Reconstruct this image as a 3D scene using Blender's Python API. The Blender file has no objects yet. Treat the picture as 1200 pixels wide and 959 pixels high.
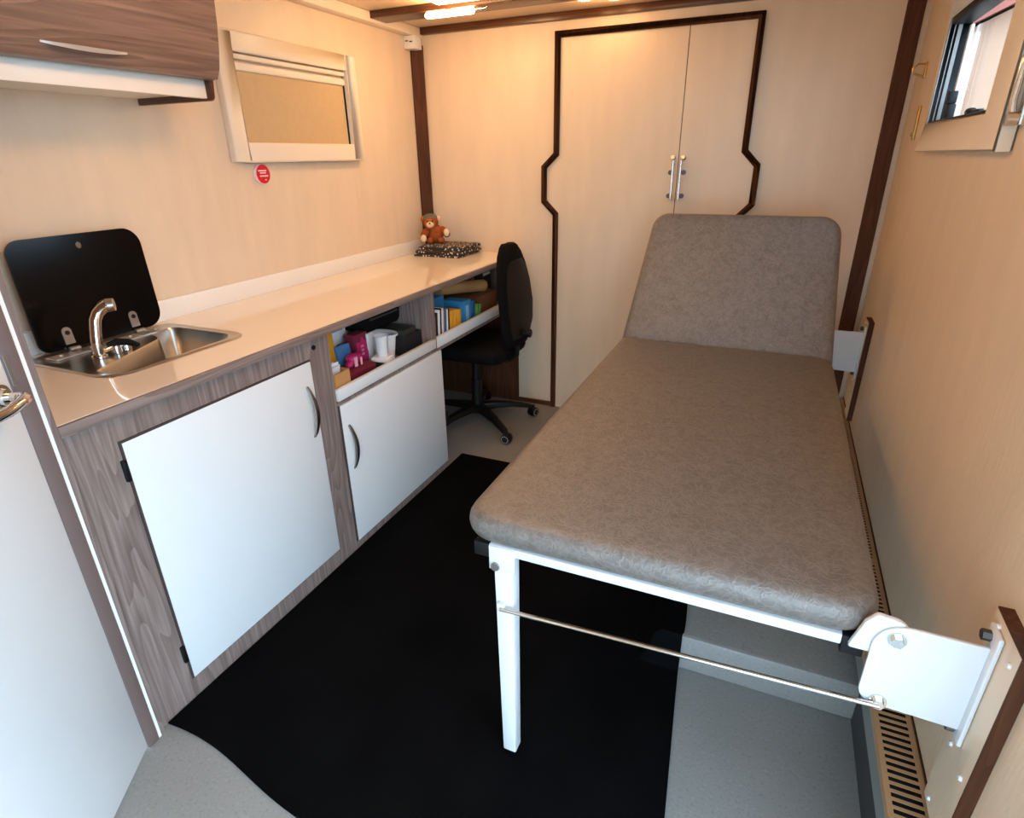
import bpy, bmesh, math, random
from mathutils import Vector, Matrix
random.seed(7)
C = bpy.context.scene.collection
SC = bpy.context.scene
PI = math.pi

# ------------------------------------------------------------------ camera
F_PX, YAW, PITCH, ROLL = 684.74, -0.4179, -0.4088, -0.0160
CAM = Vector((1.314, -0.4646, 1.3939))
cy, sy, cp, sp = math.cos(YAW), math.sin(YAW), math.cos(PITCH), math.sin(PITCH)
fwd = Vector((sy*cp, cy*cp, sp)); rt = Vector((cy, -sy, 0)); up = rt.cross(fwd)
r2 = rt*math.cos(ROLL) + up*math.sin(ROLL); u2 = up*math.cos(ROLL) - rt*math.sin(ROLL)
cd = bpy.data.cameras.new('camera'); cam = bpy.data.objects.new('camera', cd); C.objects.link(cam)
cd.sensor_fit = 'HORIZONTAL'; cd.sensor_width = 36.0; cd.lens = 36.0*F_PX/1200.0
cd.clip_start = 0.02
cam.matrix_world = Matrix(((r2.x, u2.x, -fwd.x, CAM.x), (r2.y, u2.y, -fwd.y, CAM.y), (r2.z, u2.z, -fwd.z, CAM.z), (0, 0, 0, 1)))
SC.camera = cam

# ------------------------------------------------------------------ sky, exposure
w = bpy.data.worlds.new('sky'); SC.world = w; w.use_nodes = True
bg = w.node_tree.nodes['Background']
bg.inputs['Color'].default_value = (0.58, 0.80, 1.0, 1); bg.inputs['Strength'].default_value = 9.0
SC.view_settings.view_transform = 'Standard'; SC.view_settings.look = 'None'
SC.view_settings.exposure = -0.08; SC.view_settings.gamma = 1.0; SC.view_settings.use_curve_mapping = False
WARM = (1.0, 0.53, 0.22)
P_MAIN, P_BEAM, P_SPOT = 14.0, 5.0, .8      # lamp watts

# ------------------------------------------------------------------ main measures (metres)
XL, XR, D, ZC = -0.584, 1.728, 2.621, 2.008   # left wall, right wall, back wall, ceiling
YR = -0.95                                    # rear opening
SY_OPEN = .14                                 # the side entrance on the right starts here
H = 0.892                                     # worktop height
STEP_Y, STEP_Z, STEP_X = 0.893, 0.125, 1.17   # raised part of the floor under the couch

# ------------------------------------------------------------------ materials
def lin(c):
    return tuple((v/255/12.92) if v/255 <= .04045 else ((v/255+.055)/1.055)**2.4 for v in c)
def mat(name, col, rough=.5, metal=0.0, spec=None, var=0.0, vscale=8.0, bump=0.0, bscale=200.0, stretch=(1, 1, 1), emit=None, estr=0.0, coat=0.0):
    m = bpy.data.materials.new(name); m.use_nodes = True
    nt = m.node_tree; b = nt.nodes['Principled BSDF']; c = lin(col)
    b.inputs['Roughness'].default_value = rough; b.inputs['Metallic'].default_value = metal
    if spec is not None: b.inputs['Specular IOR Level'].default_value = spec
    if coat: b.inputs['Coat Weight'].default_value = coat; b.inputs['Coat Roughness'].default_value = .02
    tc = nt.nodes.new('ShaderNodeTexCoord'); mp = nt.nodes.new('ShaderNodeMapping')
    mp.inputs['Scale'].default_value = stretch
    nt.links.new(tc.outputs['Object'], mp.inputs['Vector'])
    n = nt.nodes.new('ShaderNodeTexNoise'); n.inputs['Scale'].default_value = vscale; n.inputs['Detail'].default_value = 5
    nt.links.new(mp.outputs[0], n.inputs['Vector'])
    r = nt.nodes.new('ShaderNodeValToRGB')
    lo = tuple(max(0, v*(1-var)) for v in c); hi = tuple(min(1, v*(1+var)) for v in c)
    r.color_ramp.elements[0].position = .3; r.color_ramp.elements[1].position = .7
    r.color_ramp.elements[0].color = (*lo, 1); r.color_ramp.elements[1].color = (*hi, 1)
    nt.links.new(n.outputs['Fac'], r.inputs['Fac']); nt.links.new(r.outputs[0], b.inputs['Base Color'])
    if bump:
        n2 = nt.nodes.new('ShaderNodeTexNoise'); n2.inputs['Scale'].default_value = bscale; n2.inputs['Detail'].default_value = 4
        nt.links.new(mp.outputs[0], n2.inputs['Vector'])
        bp = nt.nodes.new('ShaderNodeBump'); bp.inputs['Strength'].default_value = bump; bp.inputs['Distance'].default_value = .002
        nt.links.new(n2.outputs['Fac'], bp.inputs['Height']); nt.links.new(bp.outputs[0], b.inputs['Normal'])
    if emit:
        b.inputs['Emission Color'].default_value = (*emit, 1); b.inputs['Emission Strength'].default_value = estr
    return m
def wood(name, dark, mid, light, axis, rough=.5, spec=.4):
    """laminate with long grain running along one axis"""
    m = bpy.data.materials.new(name); m.use_nodes = True
    nt = m.node_tree; N = nt.nodes; L = nt.links; b = N['Principled BSDF']; b.inputs['Roughness'].default_value = rough; b.inputs['Specular IOR Level'].default_value = spec
    tc = N.new('ShaderNodeTexCoord'); mp = N.new('ShaderNodeMapping'); mp2 = N.new('ShaderNodeMapping')
    s = [9.0, 9.0, 9.0]; s[axis] = .9; mp.inputs['Scale'].default_value = s
    s2 = [110.0, 110.0, 110.0]; s2[axis] = 5; mp2.inputs['Scale'].default_value = s2
    L.new(tc.outputs['Object'], mp.inputs[0]); L.new(tc.outputs['Object'], mp2.inputs[0])
    n = N.new('ShaderNodeTexNoise'); n.inputs['Scale'].default_value = 1.0; n.inputs['Detail'].default_value = 1.5; n.inputs['Distortion'].default_value = .6
    L.new(mp.outputs[0], n.inputs['Vector'])
    k = N.new('ShaderNodeMath'); k.operation = 'MULTIPLY'; k.inputs[1].default_value = 11.0; L.new(n.outputs['Fac'], k.inputs[0])
    fr = N.new('ShaderNodeMath'); fr.operation = 'FRACT'; L.new(k.outputs[0], fr.inputs[0])
    f = N.new('ShaderNodeTexNoise'); f.inputs['Scale'].default_value = 1.0; f.inputs['Detail'].default_value = 3; L.new(mp2.outputs[0], f.inputs['Vector'])
    mx = N.new('ShaderNodeMath'); mx.operation = 'MULTIPLY_ADD'; mx.inputs[1].default_value = .27; L.new(fr.outputs[0], mx.inputs[0])
    h = N.new('ShaderNodeMath'); h.operation = 'MULTIPLY'; h.inputs[1].default_value = .80; L.new(f.outputs['Fac'], h.inputs[0]); L.new(h.outputs[0], mx.inputs[2])
    r = N.new('ShaderNodeValToRGB'); e = r.color_ramp.elements
    e[0].position = .2; e[0].color = (*lin(dark), 1); e[1].position = .8; e[1].color = (*lin(light), 1)
    q = e.new(.5); q.color = (*lin(mid), 1)
    L.new(mx.outputs[0], r.inputs[0]); L.new(r.outputs[0], b.inputs['Base Color'])
    return m
def leather():
    m = bpy.data.materials.new('grey_leatherette'); m.use_nodes = True
    nt = m.node_tree; N = nt.nodes; L = nt.links; b = N['Principled BSDF']; b.inputs['Roughness'].default_value = .40
    b.inputs['Specular IOR Level'].default_value = .7
    tc = N.new('ShaderNodeTexCoord')
    n = N.new('ShaderNodeTexNoise'); n.inputs['Scale'].default_value = 34; n.inputs['Detail'].default_value = 10; n.inputs['Distortion'].default_value = .5
    L.new(tc.outputs['Object'], n.inputs['Vector'])
    cr = N.new('ShaderNodeTexNoise'); cr.noise_type = 'RIDGED_MULTIFRACTAL'; cr.inputs['Scale'].default_value = 62; cr.inputs['Detail'].default_value = 6; cr.inputs['Distortion'].default_value = .9
    L.new(tc.outputs['Object'], cr.inputs['Vector'])
    r = N.new('ShaderNodeValToRGB'); e = r.color_ramp.elements
    e[0].position = .3; e[0].color = (*lin((94, 86, 80)), 1); e[1].position = .72; e[1].color = (*lin((113, 105, 98)), 1)
    L.new(n.outputs['Fac'], r.inputs[0])
    mr = N.new('ShaderNodeMapRange'); mr.inputs[1].default_value = .8; mr.inputs[2].default_value = 2.0; mr.inputs[3].default_value = 0; mr.inputs[4].default_value = .6
    L.new(cr.outputs['Fac'], mr.inputs[0])
    mx = N.new('ShaderNodeMixRGB'); mx.inputs[2].default_value = (*lin((150, 143, 137)), 1)
    L.new(mr.outputs[0], mx.inputs[0]); L.new(r.outputs[0], mx.inputs[1]); L.new(mx.outputs[0], b.inputs['Base Color'])
    nw = N.new('ShaderNodeTexNoise'); nw.inputs['Scale'].default_value = 18; nw.inputs['Detail'].default_value = 4; L.new(tc.outputs['Object'], nw.inputs['Vector'])
    wv = N.new('ShaderNodeVectorMath'); wv.operation = 'MULTIPLY_ADD'; wv.inputs[1].default_value = (.13, .13, .13); L.new(nw.outputs['Color'], wv.inputs[0]); L.new(tc.outputs['Object'], wv.inputs[2])
    vo = N.new('ShaderNodeTexVoronoi'); vo.feature = 'DISTANCE_TO_EDGE'; vo.inputs['Scale'].default_value = 46; L.new(wv.outputs[0], vo.inputs['Vector'])
    ml = N.new('ShaderNodeMapRange'); ml.inputs[1].default_value = .16; ml.inputs[2].default_value = .0; ml.inputs[4].default_value = .26; L.new(vo.outputs['Distance'], ml.inputs[0])
    m2 = N.new('ShaderNodeMixRGB'); m2.inputs[2].default_value = (*lin((148, 141, 135)), 1)
    L.new(ml.outputs[0], m2.inputs[0]); L.new(mx.outputs[0], m2.inputs[1]); L.new(m2.outputs[0], b.inputs['Base Color'])
    f = N.new('ShaderNodeTexNoise'); f.inputs['Scale'].default_value = 260; f.inputs['Detail'].default_value = 3; L.new(tc.outputs['Object'], f.inputs['Vector'])
    ad = N.new('ShaderNodeMath'); ad.operation = 'MULTIPLY_ADD'; ad.inputs[1].default_value = .5; L.new(ml.outputs[0], ad.inputs[0]); ad.inputs[1].default_value = 2.2; L.new(f.outputs['Fac'], ad.inputs[2])
    bp = N.new('ShaderNodeBump'); bp.inputs['Strength'].default_value = .5; bp.inputs['Distance'].default_value = .0016
    L.new(ad.outputs[0], bp.inputs['Height']); L.new(bp.outputs[0], b.inputs['Normal'])
    return m
def speckle(name, base, dark, light, rough):
    m = mat(name, base, rough, var=.05, vscale=4, bump=.25, bscale=160)
    nt = m.node_tree; N = nt.nodes; L = nt.links; b = N['Principled BSDF']
    src = b.inputs['Base Color'].links[0].from_socket
    tc = N.new('ShaderNodeTexCoord'); v = N.new('ShaderNodeTexNoise'); v.inputs['Scale'].default_value = 130; v.inputs['Detail'].default_value = 2
    L.new(tc.outputs['Object'], v.inputs['Vector'])
    for lo, hi, c in ((.60, .72, light), (.42, .30, dark)):
        mr = N.new('ShaderNodeMapRange'); mr.inputs[1].default_value = lo; mr.inputs[2].default_value = hi; mr.inputs[4].default_value = .6
        L.new(v.outputs['Fac'], mr.inputs[0]); mx = N.new('ShaderNodeMixRGB'); mx.inputs[2].default_value = (*lin(c), 1)
        L.new(mr.outputs[0], mx.inputs[0]); L.new(src, mx.inputs[1]); src = mx.outputs[0]
    L.new(src, b.inputs['Base Color'])
    return m
def dotted():
    m = bpy.data.materials.new('dotted_cloth'); m.use_nodes = True
    nt = m.node_tree; N = nt.nodes; L = nt.links; b = N['Principled BSDF']; b.inputs['Roughness'].default_value = .9
    tc = N.new('ShaderNodeTexCoord'); v = N.new('ShaderNodeTexVoronoi'); v.inputs['Scale'].default_value = 62; v.inputs['Randomness'].default_value = .7
    L.new(tc.outputs['Object'], v.inputs['Vector'])
    r = N.new('ShaderNodeValToRGB'); e = r.color_ramp.elements; r.color_ramp.interpolation = 'LINEAR'
    e[0].position = .27; e[0].color = (*lin((225, 215, 200)), 1); e[1].position = .33; e[1].color = (*lin((52, 44, 42)), 1)
    L.new(v.outputs['Distance'], r.inputs[0]); L.new(r.outputs[0], b.inputs['Base Color'])
    return m
def glass():
    m = bpy.data.materials.new('window_glass'); m.use_nodes = True
    nt = m.node_tree; N = nt.nodes; L = nt.links
    for n in list(N):
        if n.type != 'OUTPUT_MATERIAL': N.remove(n)
    t = N.new('ShaderNodeBsdfTransparent'); t.inputs[0].default_value = (.95, .96, .96, 1)
    g = N.new('ShaderNodeBsdfGlossy'); g.inputs['Roughness'].default_value = .02
    fr = N.new('ShaderNodeFresnel'); fr.inputs[0].default_value = 1.2
    ge = N.new('ShaderNodeNewGeometry'); inv = N.new('ShaderNodeMath'); inv.operation = 'SUBTRACT'; inv.inputs[0].default_value = 1.0; L.new(ge.outputs['Backfacing'], inv.inputs[1])
    mu = N.new('ShaderNodeMath'); mu.operation = 'MULTIPLY'; L.new(fr.outputs[0], mu.inputs[0]); L.new(inv.outputs[0], mu.inputs[1])
    mx = N.new('ShaderNodeMixShader'); L.new(mu.outputs[0], mx.inputs[0]); L.new(t.outputs[0], mx.inputs[1]); L.new(g.outputs[0], mx.inputs[2])
    L.new(mx.outputs[0], [n for n in N if n.type == 'OUTPUT_MATERIAL'][0].inputs[0])
    return m
M = {}
M['wall'] = mat('wall_vinyl', (224, 203, 177), .42, var=.035, vscale=9, bump=.35, bscale=60, stretch=(1.6, 1.6, .35))
M['panel'] = mat('beige_panel', (224, 203, 177), .40, var=.035, vscale=9, bump=.25, bscale=80, stretch=(1.6, 1.6, .35))
M['ceil'] = mat('ceiling_vinyl', (222, 200, 172), .35, var=.02, bump=.1)
M['floor'] = speckle('floor_vinyl', (138, 137, 134), (112, 112, 112), (156, 155, 152), .5)
M['mat'] = mat('black_rubber', (8, 8, 9), .9, spec=.04, var=.3, vscale=5, bump=.4, bscale=220)
M['trim'] = wood('dark_trim', (62, 36, 22), (78, 46, 29), (92, 57, 37), 2, .6, .15)
M['trimx'] = wood('dark_trim_across', (62, 36, 22), (78, 46, 29), (92, 57, 37), 0, .3)
M['wood'] = wood('grey_wood', (98, 82, 76), (126, 108, 101), (152, 135, 127), 2)
M['woody'] = wood('warm_lit_wood_along', (98, 78, 68), (124, 100, 88), (148, 122, 108), 1, .4)  # same wood as the lower cabinets, warm lamplight tinted into its colour
M['edge'] = wood('wood_edging', (104, 86, 78), (128, 108, 99), (146, 126, 116), 1, .4)
M['gap'] = mat('dark_edge', (70, 54, 50), .6, var=.05)
M['white'] = mat('white_laminate', (224, 224, 223), .35, var=.01)
M['top'] = mat('glossy_worktop', (246, 234, 218), .035, spec=.6, var=.01, coat=.3)
M['upstand'] = mat('white_upstand', (240, 235, 226), .3, var=.01)
M['plast'] = mat('cream_plastic', (232, 220, 202), .45, var=.01, bump=.08, bscale=300)
M['blind'] = mat('beige_blind', (198, 170, 130), .8, var=.03, vscale=40, bump=.1, bscale=300)
M['metal'] = mat('white_powder_coat', (216, 217, 219), .4, var=.01)
M['chrome'] = mat('chrome', (215, 212, 208), .14, 1.0)
M['steel'] = mat('brushed_steel', (190, 186, 180), .28, 1.0, var=.05, vscale=30)
M['stripm'] = mat('pale_steel', (222, 220, 216), .3, .6)
M['nickel'] = mat('satin_nickel', (170, 168, 166), .32, 1.0)
M['brass'] = mat('worn_brass', (196, 158, 96), .3, 1.0)
M['dkmet'] = mat('dark_bolt', (92, 90, 88), .4, .8)
M['black'] = mat('black_plastic', (13, 13, 14), .5, spec=.3, var=.1)
M['blackbrown'] = mat('black_brown_plastic', (26, 18, 14), .6, spec=.2, var=.1)
M['blackglass'] = mat('black_glass', (4, 5, 6), .16, spec=.2)
M['fabric'] = mat('black_fabric', (17, 15, 15), .95, spec=.1, var=.25, vscale=60, bump=.5, bscale=300)
M['leather'] = leather()
M['vent'] = mat('tan_aluminium', (196, 160, 122), .45, .3, var=.03, vscale=20)
M['lip'] = mat('grey_profile', (128, 136, 134), .5, var=.03)
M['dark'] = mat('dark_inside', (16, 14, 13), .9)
M['grey'] = mat('grey_plastic', (150, 150, 150), .5)
M['red'] = mat('red_badge', (205, 16, 44), .35)
M['print'] = mat('white_print', (250, 225, 228), .5)
M['lens_glow'] = mat('lamp_lens', (255, 240, 210), .3, emit=(1.0, .66, .32), estr=9.0)  # glowing lens of the round ceiling lamp
M['glow'] = mat('lamp_glow', (255, 240, 210), .3, emit=(1.0, .70, .36), estr=30.0)
M['cloth'] = dotted()
M['glass'] = glass()
M['fur'] = mat('brown_plush', (150, 76, 30), .95, var=.2, vscale=80, bump=.6, bscale=400)
M['fur2'] = mat('amber_plush', (176, 104, 44), .95, var=.15, vscale=80, bump=.6, bscale=400)
M['cream'] = mat('cream_plush', (232, 208, 174), .95, var=.05, vscale=80, bump=.4, bscale=400)
M['hat'] = mat('green_grey_knit', (98, 108, 96), .95, var=.15, vscale=120, bump=.5, bscale=400)
M['bead'] = mat('black_bead', (10, 8, 8), .1)
def colmat(name, c, rough=.6): 
    if name not in M: M[name] = mat(name, c, rough, var=.03, vscale=30)
    return M[name]

# ------------------------------------------------------------------ mesh builder
class MB:
    def __init__(s): s.v = []; s.f = []
    def add(s, vs, fs):
        o = len(s.v); s.v += [tuple(v) for v in vs]; s.f += [tuple(o+i for i in f) for f in fs]; return s
    def box(s, x0, x1, y0, y1, z0, z1, rot=None, c=None):
        vs = [Vector((x, y, z)) for z in (z0, z1) for y in (y0, y1) for x in (x0, x1)]
        if rot is not None:
            c = Vector(c) if c is not None else Vector(((x0+x1)/2, (y0+y1)/2, (z0+z1)/2))
            vs = [rot @ (v-c)+c for v in vs]
        return s.add(vs, [(0, 2, 3, 1), (4, 5, 7, 6), (0, 1, 5, 4), (2, 6, 7, 3), (0, 4, 6, 2), (1, 3, 7, 5)])
    def prism(s, pts, fn, a, b):
        n = len(pts)
        vs = [fn(p[0], p[1], a) for p in pts]+[fn(p[0], p[1], b) for p in pts]
        return s.add(vs, [tuple(range(n))[::-1], tuple(range(n, 2*n))]+[(i, (i+1) % n, n+(i+1) % n, n+i) for i in range(n)])
    def loft(s, rings, caps=True, closed=True):
        n = len(rings[0]); vs = [p for r in rings for p in r]; fs = []
        for k in range(len(rings)-1):
            for i in range(n if closed else n-1):
                fs.append((k*n+i, k*n+(i+1) % n, (k+1)*n+(i+1) % n, (k+1)*n+i))
        if caps: fs += [tuple(range(n))[::-1], tuple(range((len(rings)-1)*n, len(rings)*n))]
        return s.add(vs, fs)
    def tube(s, pts, rad, n=10):
        pts = [Vector(p) for p in pts]; rings = []; prev = None
        for i, p in enumerate(pts):
            t = (pts[min(i+1, len(pts)-1)]-pts[max(i-1, 0)]).normalized()
            if prev is None:
                a = Vector((0, 0, 1)) if abs(t.z) < .9 else Vector((1, 0, 0)); u = t.cross(a).normalized()
            else: u = (prev-t*prev.dot(t)).normalized()
            prev = u; v = t.cross(u); r = rad[i] if isinstance(rad, (list, tuple)) else rad
            rings.append([p+u*r*math.cos(2*PI*k/n)+v*r*math.sin(2*PI*k/n) for k in range(n)])
        return s.loft(rings)
    def cyl(s, a, b, r0, r1=None, n=16): return s.tube([a, b], [r0, r0 if r1 is None else r1], n)
    def ell(s, c, r, rot=None, n=14, m=9):
        rings = []
        for j in range(1, m):
            ph = PI*j/m; ring = []
            for i in range(n):
                th = 2*PI*i/n; v = Vector((r[0]*math.sin(ph)*math.cos(th), r[1]*math.sin(ph)*math.sin(th), -r[2]*math.cos(ph)))
                if rot is not None: v = rot @ v
                ring.append(Vector(c)+v)
            rings.append(ring)
        return s.loft(rings)
    def build(s, name, m, parent=None, bevel=0.0, seg=2, smooth=38, kind=None):
        me = bpy.data.meshes.new(name)
        off = Vector((0, 0, 0)); p = parent
        while p is not None: off += p.location; p = p.parent
        bm = bmesh.new(); vv = [bm.verts.new(Vector(v)-off) for v in s.v]
        for f in s.f:
            try: bm.faces.new([vv[i] for i in f])
            except ValueError: pass
        bmesh.ops.remove_doubles(bm, verts=bm.verts, dist=1e-6)
        bmesh.ops.recalc_face_normals(bm, faces=bm.faces)
        if bevel:
            es = [e for e in bm.edges if len(e.link_faces) == 2 and e.calc_face_angle(0) > .6]
            bmesh.ops.bevel(bm, geom=es, offset=bevel, segments=seg, profile=.5, affect='EDGES', clamp_overlap=True)
        for f in bm.faces: f.smooth = True
        for e in bm.edges:
            if len(e.link_faces) == 2 and e.calc_face_angle(0) > math.radians(smooth): e.smooth = False
        bm.to_mesh(me); bm.free(); me.materials.append(m)
        o = bpy.data.objects.new(name, me); C.objects.link(o)
        if parent is not None: o.parent = parent
        if kind: o['kind'] = kind
        return o
def rpoly(pts, rad, seg=6):
    out = []; n = len(pts)
    for i in range(n):
        p = Vector(pts[i]); a = Vector(pts[i-1]); b = Vector(pts[(i+1) % n]); r = rad[i] if isinstance(rad, (list, tuple)) else rad
        if r <= 0: out.append((p.x, p.y)); continue
        d1 = (a-p).normalized(); d2 = (b-p).normalized(); ang = d1.angle(d2); t = min(r/math.tan(ang/2), (a-p).length*.49, (b-p).length*.49); r = t*math.tan(ang/2)
        c = p+(d1+d2).normalized()*(r/math.sin(ang/2)); s = p+d1*t-c; e = p+d2*t-c
        a0 = math.atan2(s.y, s.x); a1 = math.atan2(e.y, e.x); da = (a1-a0+PI) % (2*PI)-PI
        for k in range(seg+1): out.append((c.x+r*math.cos(a0+da*k/seg), c.y+r*math.sin(a0+da*k/seg)))
    return out
FXZ = lambda u, v, d: (u, d, v)     # profile in x,z - extruded along y
FYZ = lambda u, v, d: (d, u, v)     # profile in y,z - extruded along x
FXY = lambda u, v, d: (u, v, d)     # profile in x,y - extruded along z
def B(*a): return MB().box(*a)
def tag(o, label, cat, group=None):
    o['label'] = label; o['category'] = cat
    if group: o['group'] = group
    return o
def thing(name, loc, label, cat, group=None):
    o = bpy.data.objects.new(name, None); C.objects.link(o); o.location = loc; o.empty_display_size = .05
    return tag(o, label, cat, group)
def struct(name, mb, m, label=None, bevel=0.0, parent=None, smooth=38):
    o = mb.build(name, m, parent, bevel, smooth=smooth)
    if parent is None:
        o['kind'] = 'structure'
        if label: o['label'] = label
    return o
def dup(root, dloc, label=None, group=None):
    r = root.copy(); C.objects.link(r); r.location = root.location+Vector(dloc)
    if label: r['label'] = label
    if group: r['group'] = group
    for ch in root.children:
        c = ch.copy(); C.objects.link(c); c.parent = r
        for g in ch.children:
            d = g.copy(); C.objects.link(d); d.parent = c
    return r
RZ = lambda d: Matrix.Rotation(math.radians(d), 3, 'Z')
RX = lambda d: Matrix.Rotation(math.radians(d), 3, 'X')
RY = lambda d: Matrix.Rotation(math.radians(d), 3, 'Y')

# ------------------------------------------------------------------ room shell
struct('floor', B(-.62, XR+.04, YR, D+.05, -.06, 0), M['floor'], 'grey speckled vinyl floor')
struct('floor_step', MB().prism(rpoly([(STEP_X, STEP_Y), (XR, STEP_Y), (XR, D), (STEP_X, D)], [.02, 0, 0, 0]), FXY, 0, STEP_Z), M['floor'], 'raised vinyl floor platform beneath the couch', bevel=.012)
struct('ceiling', B(-.62, XR+.04, YR, D+.05, ZC, ZC+.05), M['ceil'], 'cream ceiling')
struct('wall_left', B(XL-.04, XL, .13, D+.05, 0, ZC), M['wall'], 'beige vinyl wall behind the worktop')
struct('wall_back', B(XL, XR, D, D+.05, 0, ZC), M['wall'], 'beige wall holding the built-in wardrobe')
WY0, WY1, WZ0, WZ1 = 1.277, 1.948, 1.468, 1.752
wr = MB()
for a in ((SY_OPEN, WY0, 0, ZC), (WY1, D+.05, 0, ZC), (WY0, WY1, 0, WZ0), (WY0, WY1, WZ1, ZC)): wr.box(XR, XR+.022, *a)
struct('wall_rear', B(.2, 1.02, YR-.05, YR, -.06, ZC).box(1.02, XR+.04, YR-.05, YR, 1.45, ZC), M['wall'], 'unseen wall behind the viewer, opening shaped for the daylight')  # added out of view, its opening shaped to steer the daylight
struct('wall_right', wr, M['wall'], 'beige vinyl wall beside the couch')
# the slanted end of the room on the left: door in a brown frame, then a short wall to the rear opening
DP = Vector((.021, .102, 0)); DD = Vector((.52, -.855, 0)).normalized(); DN = Vector((.855, .52, 0)).normalized()
def dpt(s, n, z): p = DP+DD*s+DN*n; return (p.x, p.y, z)
def dbox(mb, s0, s1, n0, n1, z0, z1):
    return mb.add([dpt(s, n, z) for z in (z0, z1) for n in (n0, n1) for s in (s0, s1)], [(0, 2, 3, 1), (4, 5, 7, 6), (0, 1, 5, 4), (2, 6, 7, 3), (0, 4, 6, 2), (1, 3, 7, 5)])
struct('wall_front', dbox(MB(), .66, 1.06, -.06, 0, 0, ZC), M['wall'], 'short beige wall beyond the white door')
door = struct('door_1', dbox(MB(), 0, .64, -.04, 0, .012, ZC-.06), M['white'], 'white door with chrome lever handle left of the sink cabinet', bevel=.002)
fm = MB().box(-.03, .02, .1045, .1335, 0, ZC-.035); dbox(fm, .641, .66, -.045, .004, 0, ZC-.035); dbox(fm, -.022, .66, -.045, .004, ZC-.055, ZC-.035)
struct('trim_1', fm, mat('brown_frame', (112, 92, 87), .45, var=.05), 'brown frame around the white door', bevel=.002)
hz = 1.0
ho = MB().cyl(dpt(.045, 0, hz), dpt(.045, .012, hz), .026, .024, 24).cyl(dpt(.045, .012, hz), dpt(.045, .02, hz), .017, .015, 20)
hd = ho.build('door_handle', M['chrome'], door)
lev = [dpt(.045, .015, hz), dpt(.045, .034, hz), dpt(.047, .046, hz), dpt(.055, .054, hz-.001), dpt(.075, .058, hz-.002), dpt(.11, .058, hz-.004), dpt(.15, .054, hz-.004), dpt(.175, .05, hz-.002)]
MB().tube(lev, [.009, .009, .010, .0105, .0105, .010, .009, .006], 12).build('lever', M['chrome'], hd)
B(.02, .0225, .106, .114, 1.005, 1.065).build('strike_plate', M['steel'], door)

# trims and cornices
struct('trim_2', B(-.53, XR-.06, D-.03, D, 1.975, ZC), M['trimx'], 'dark brown strip where the back wall meets the ceiling', bevel=.003)
struct('trim_3', B(-.53, XR-.06, 2.165, 2.29, 1.978, ZC), M['trimx'], 'dark brown beam across the ceiling', bevel=.003)
struct('trim_4', MB().prism([(XL, D-.05), (XL+.012, D-.055), (XL+.055, D-.012), (XL+.05, D), (XL, D)], FXY, .90, 1.93), M['trim'], 'dark brown corner strip above the teddy bear')
struct('trim_5', MB().prism([(1.644, D), (1.648, D-.012), (1.70, D-.02), (1.708, D)], FXY, STEP_Z, 1.945), M['trim'], 'dark brown corner strip behind the couch')
struct('trim_6', B(XL, XL+.055, .16, D-.0, 1.965, ZC), M['plast'], 'cream cornice above the blind', bevel=.006)
struct('trim_7', B(XR-.062, XR, SY_OPEN, D, 1.95, ZC), M['plast'], 'cream cornice above the right window', bevel=.006)
struct('baseboard_back', B(-.006, .205, D-.012, D, 0, .024), M['trimx'], 'brown skirting below the wardrobe panel')

# ------------------------------------------------------------------ outside, seen through the window and the open rear
struct('ground_outside', B(-12, 16, -14, 18, -.62, -.55), mat('asphalt', (120, 118, 114), .9, var=.1), 'paved yard outside')
bx = thing('building', (4.2, 9.5, -.55), 'pale pink gabled house seen through the right window', 'building')
pk = mat('pink_render', (172, 134, 112), .9, var=.04, vscale=2); pk2 = mat('peach_trim', (190, 164, 146), .8, var=.02)
MB().prism([(2.2, -.55), (6.4, -.55), (6.4, 2.22), (4.3, 3.25), (2.2, 2.22)], FXZ, 8.0, 13).build('wall', pk, bx)
MB().prism([(1.95, 2.13), (4.3, 3.28), (6.65, 2.13), (6.65, 2.32), (4.3, 3.47), (1.95, 2.32)], FXZ, 7.8, 13.2).build('roof', mat('terracotta_roof', (150, 84, 70), .8, var=.08), bx)
B(2.86, 2.93, 7.94, 8.0, -.55, 2.5).build('pilaster', pk2, bx); B(5.7, 5.77, 7.94, 8.0, -.55, 2.5).build('pilaster', pk2, bx)
for x in (3.3, 4.6):
    f = B(x, x+.7, 7.93, 8.0, .4, 1.7).build('window', pk2, bx); B(x+.06, x+.64, 7.915, 7.932, .46, 1.64).build('pane', M['glass'], f)

# ------------------------------------------------------------------ right window
fr = MB()   # deep cream surround, the far upright is narrow
fr.prism([(1.135, 1.387), (2.045, 1.387), (1.968, WZ0), (WY0, WZ0)], FYZ, XR-.034, XR)
fr.prism([(1.135, 1.387), (WY0, WZ0), (WY0, WZ1), (1.135, 1.86)], FYZ, XR-.034, XR)
fr.prism([(1.135, 1.86), (WY0, WZ1), (WY1, WZ1), (1.985, 1.86)], FYZ, XR-.034, XR)
fr.prism([(1.968, WZ0), (1.985, 1.86), (WY1, WZ1), (WY1, WZ0)], FYZ, XR-.034, XR)
win = fr.build('window_1', M['plast'], None, .006, 3); win['kind'] = 'structure'; win['label'] = 'small window in a deep cream surround on the right wall'
rv = MB()
for a in ((WY0, WY0+.006, WZ0, WZ1), (1.936, WY1, WZ0, WZ1), (WY0, 1.936, WZ0, WZ0+.005), (WY0, 1.936, WZ1-.02, WZ1)): rv.box(XR-.031, XR+.021, *a)
rv.build('rubber_seal', M['black'], win, .002)
MB().box(XR-.034, XR-.0312, 1.9345, WY1, WZ0+.001, WZ1-.001).box(XR-.021, XR-.0185, 1.9345, 1.937, WZ0+.005, WZ1-.02).box(XR-.012, XR-.002, 1.9345, 1.937, WZ0+.005, WZ1-.02).build('guide_rail', M['grey'], win)
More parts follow.
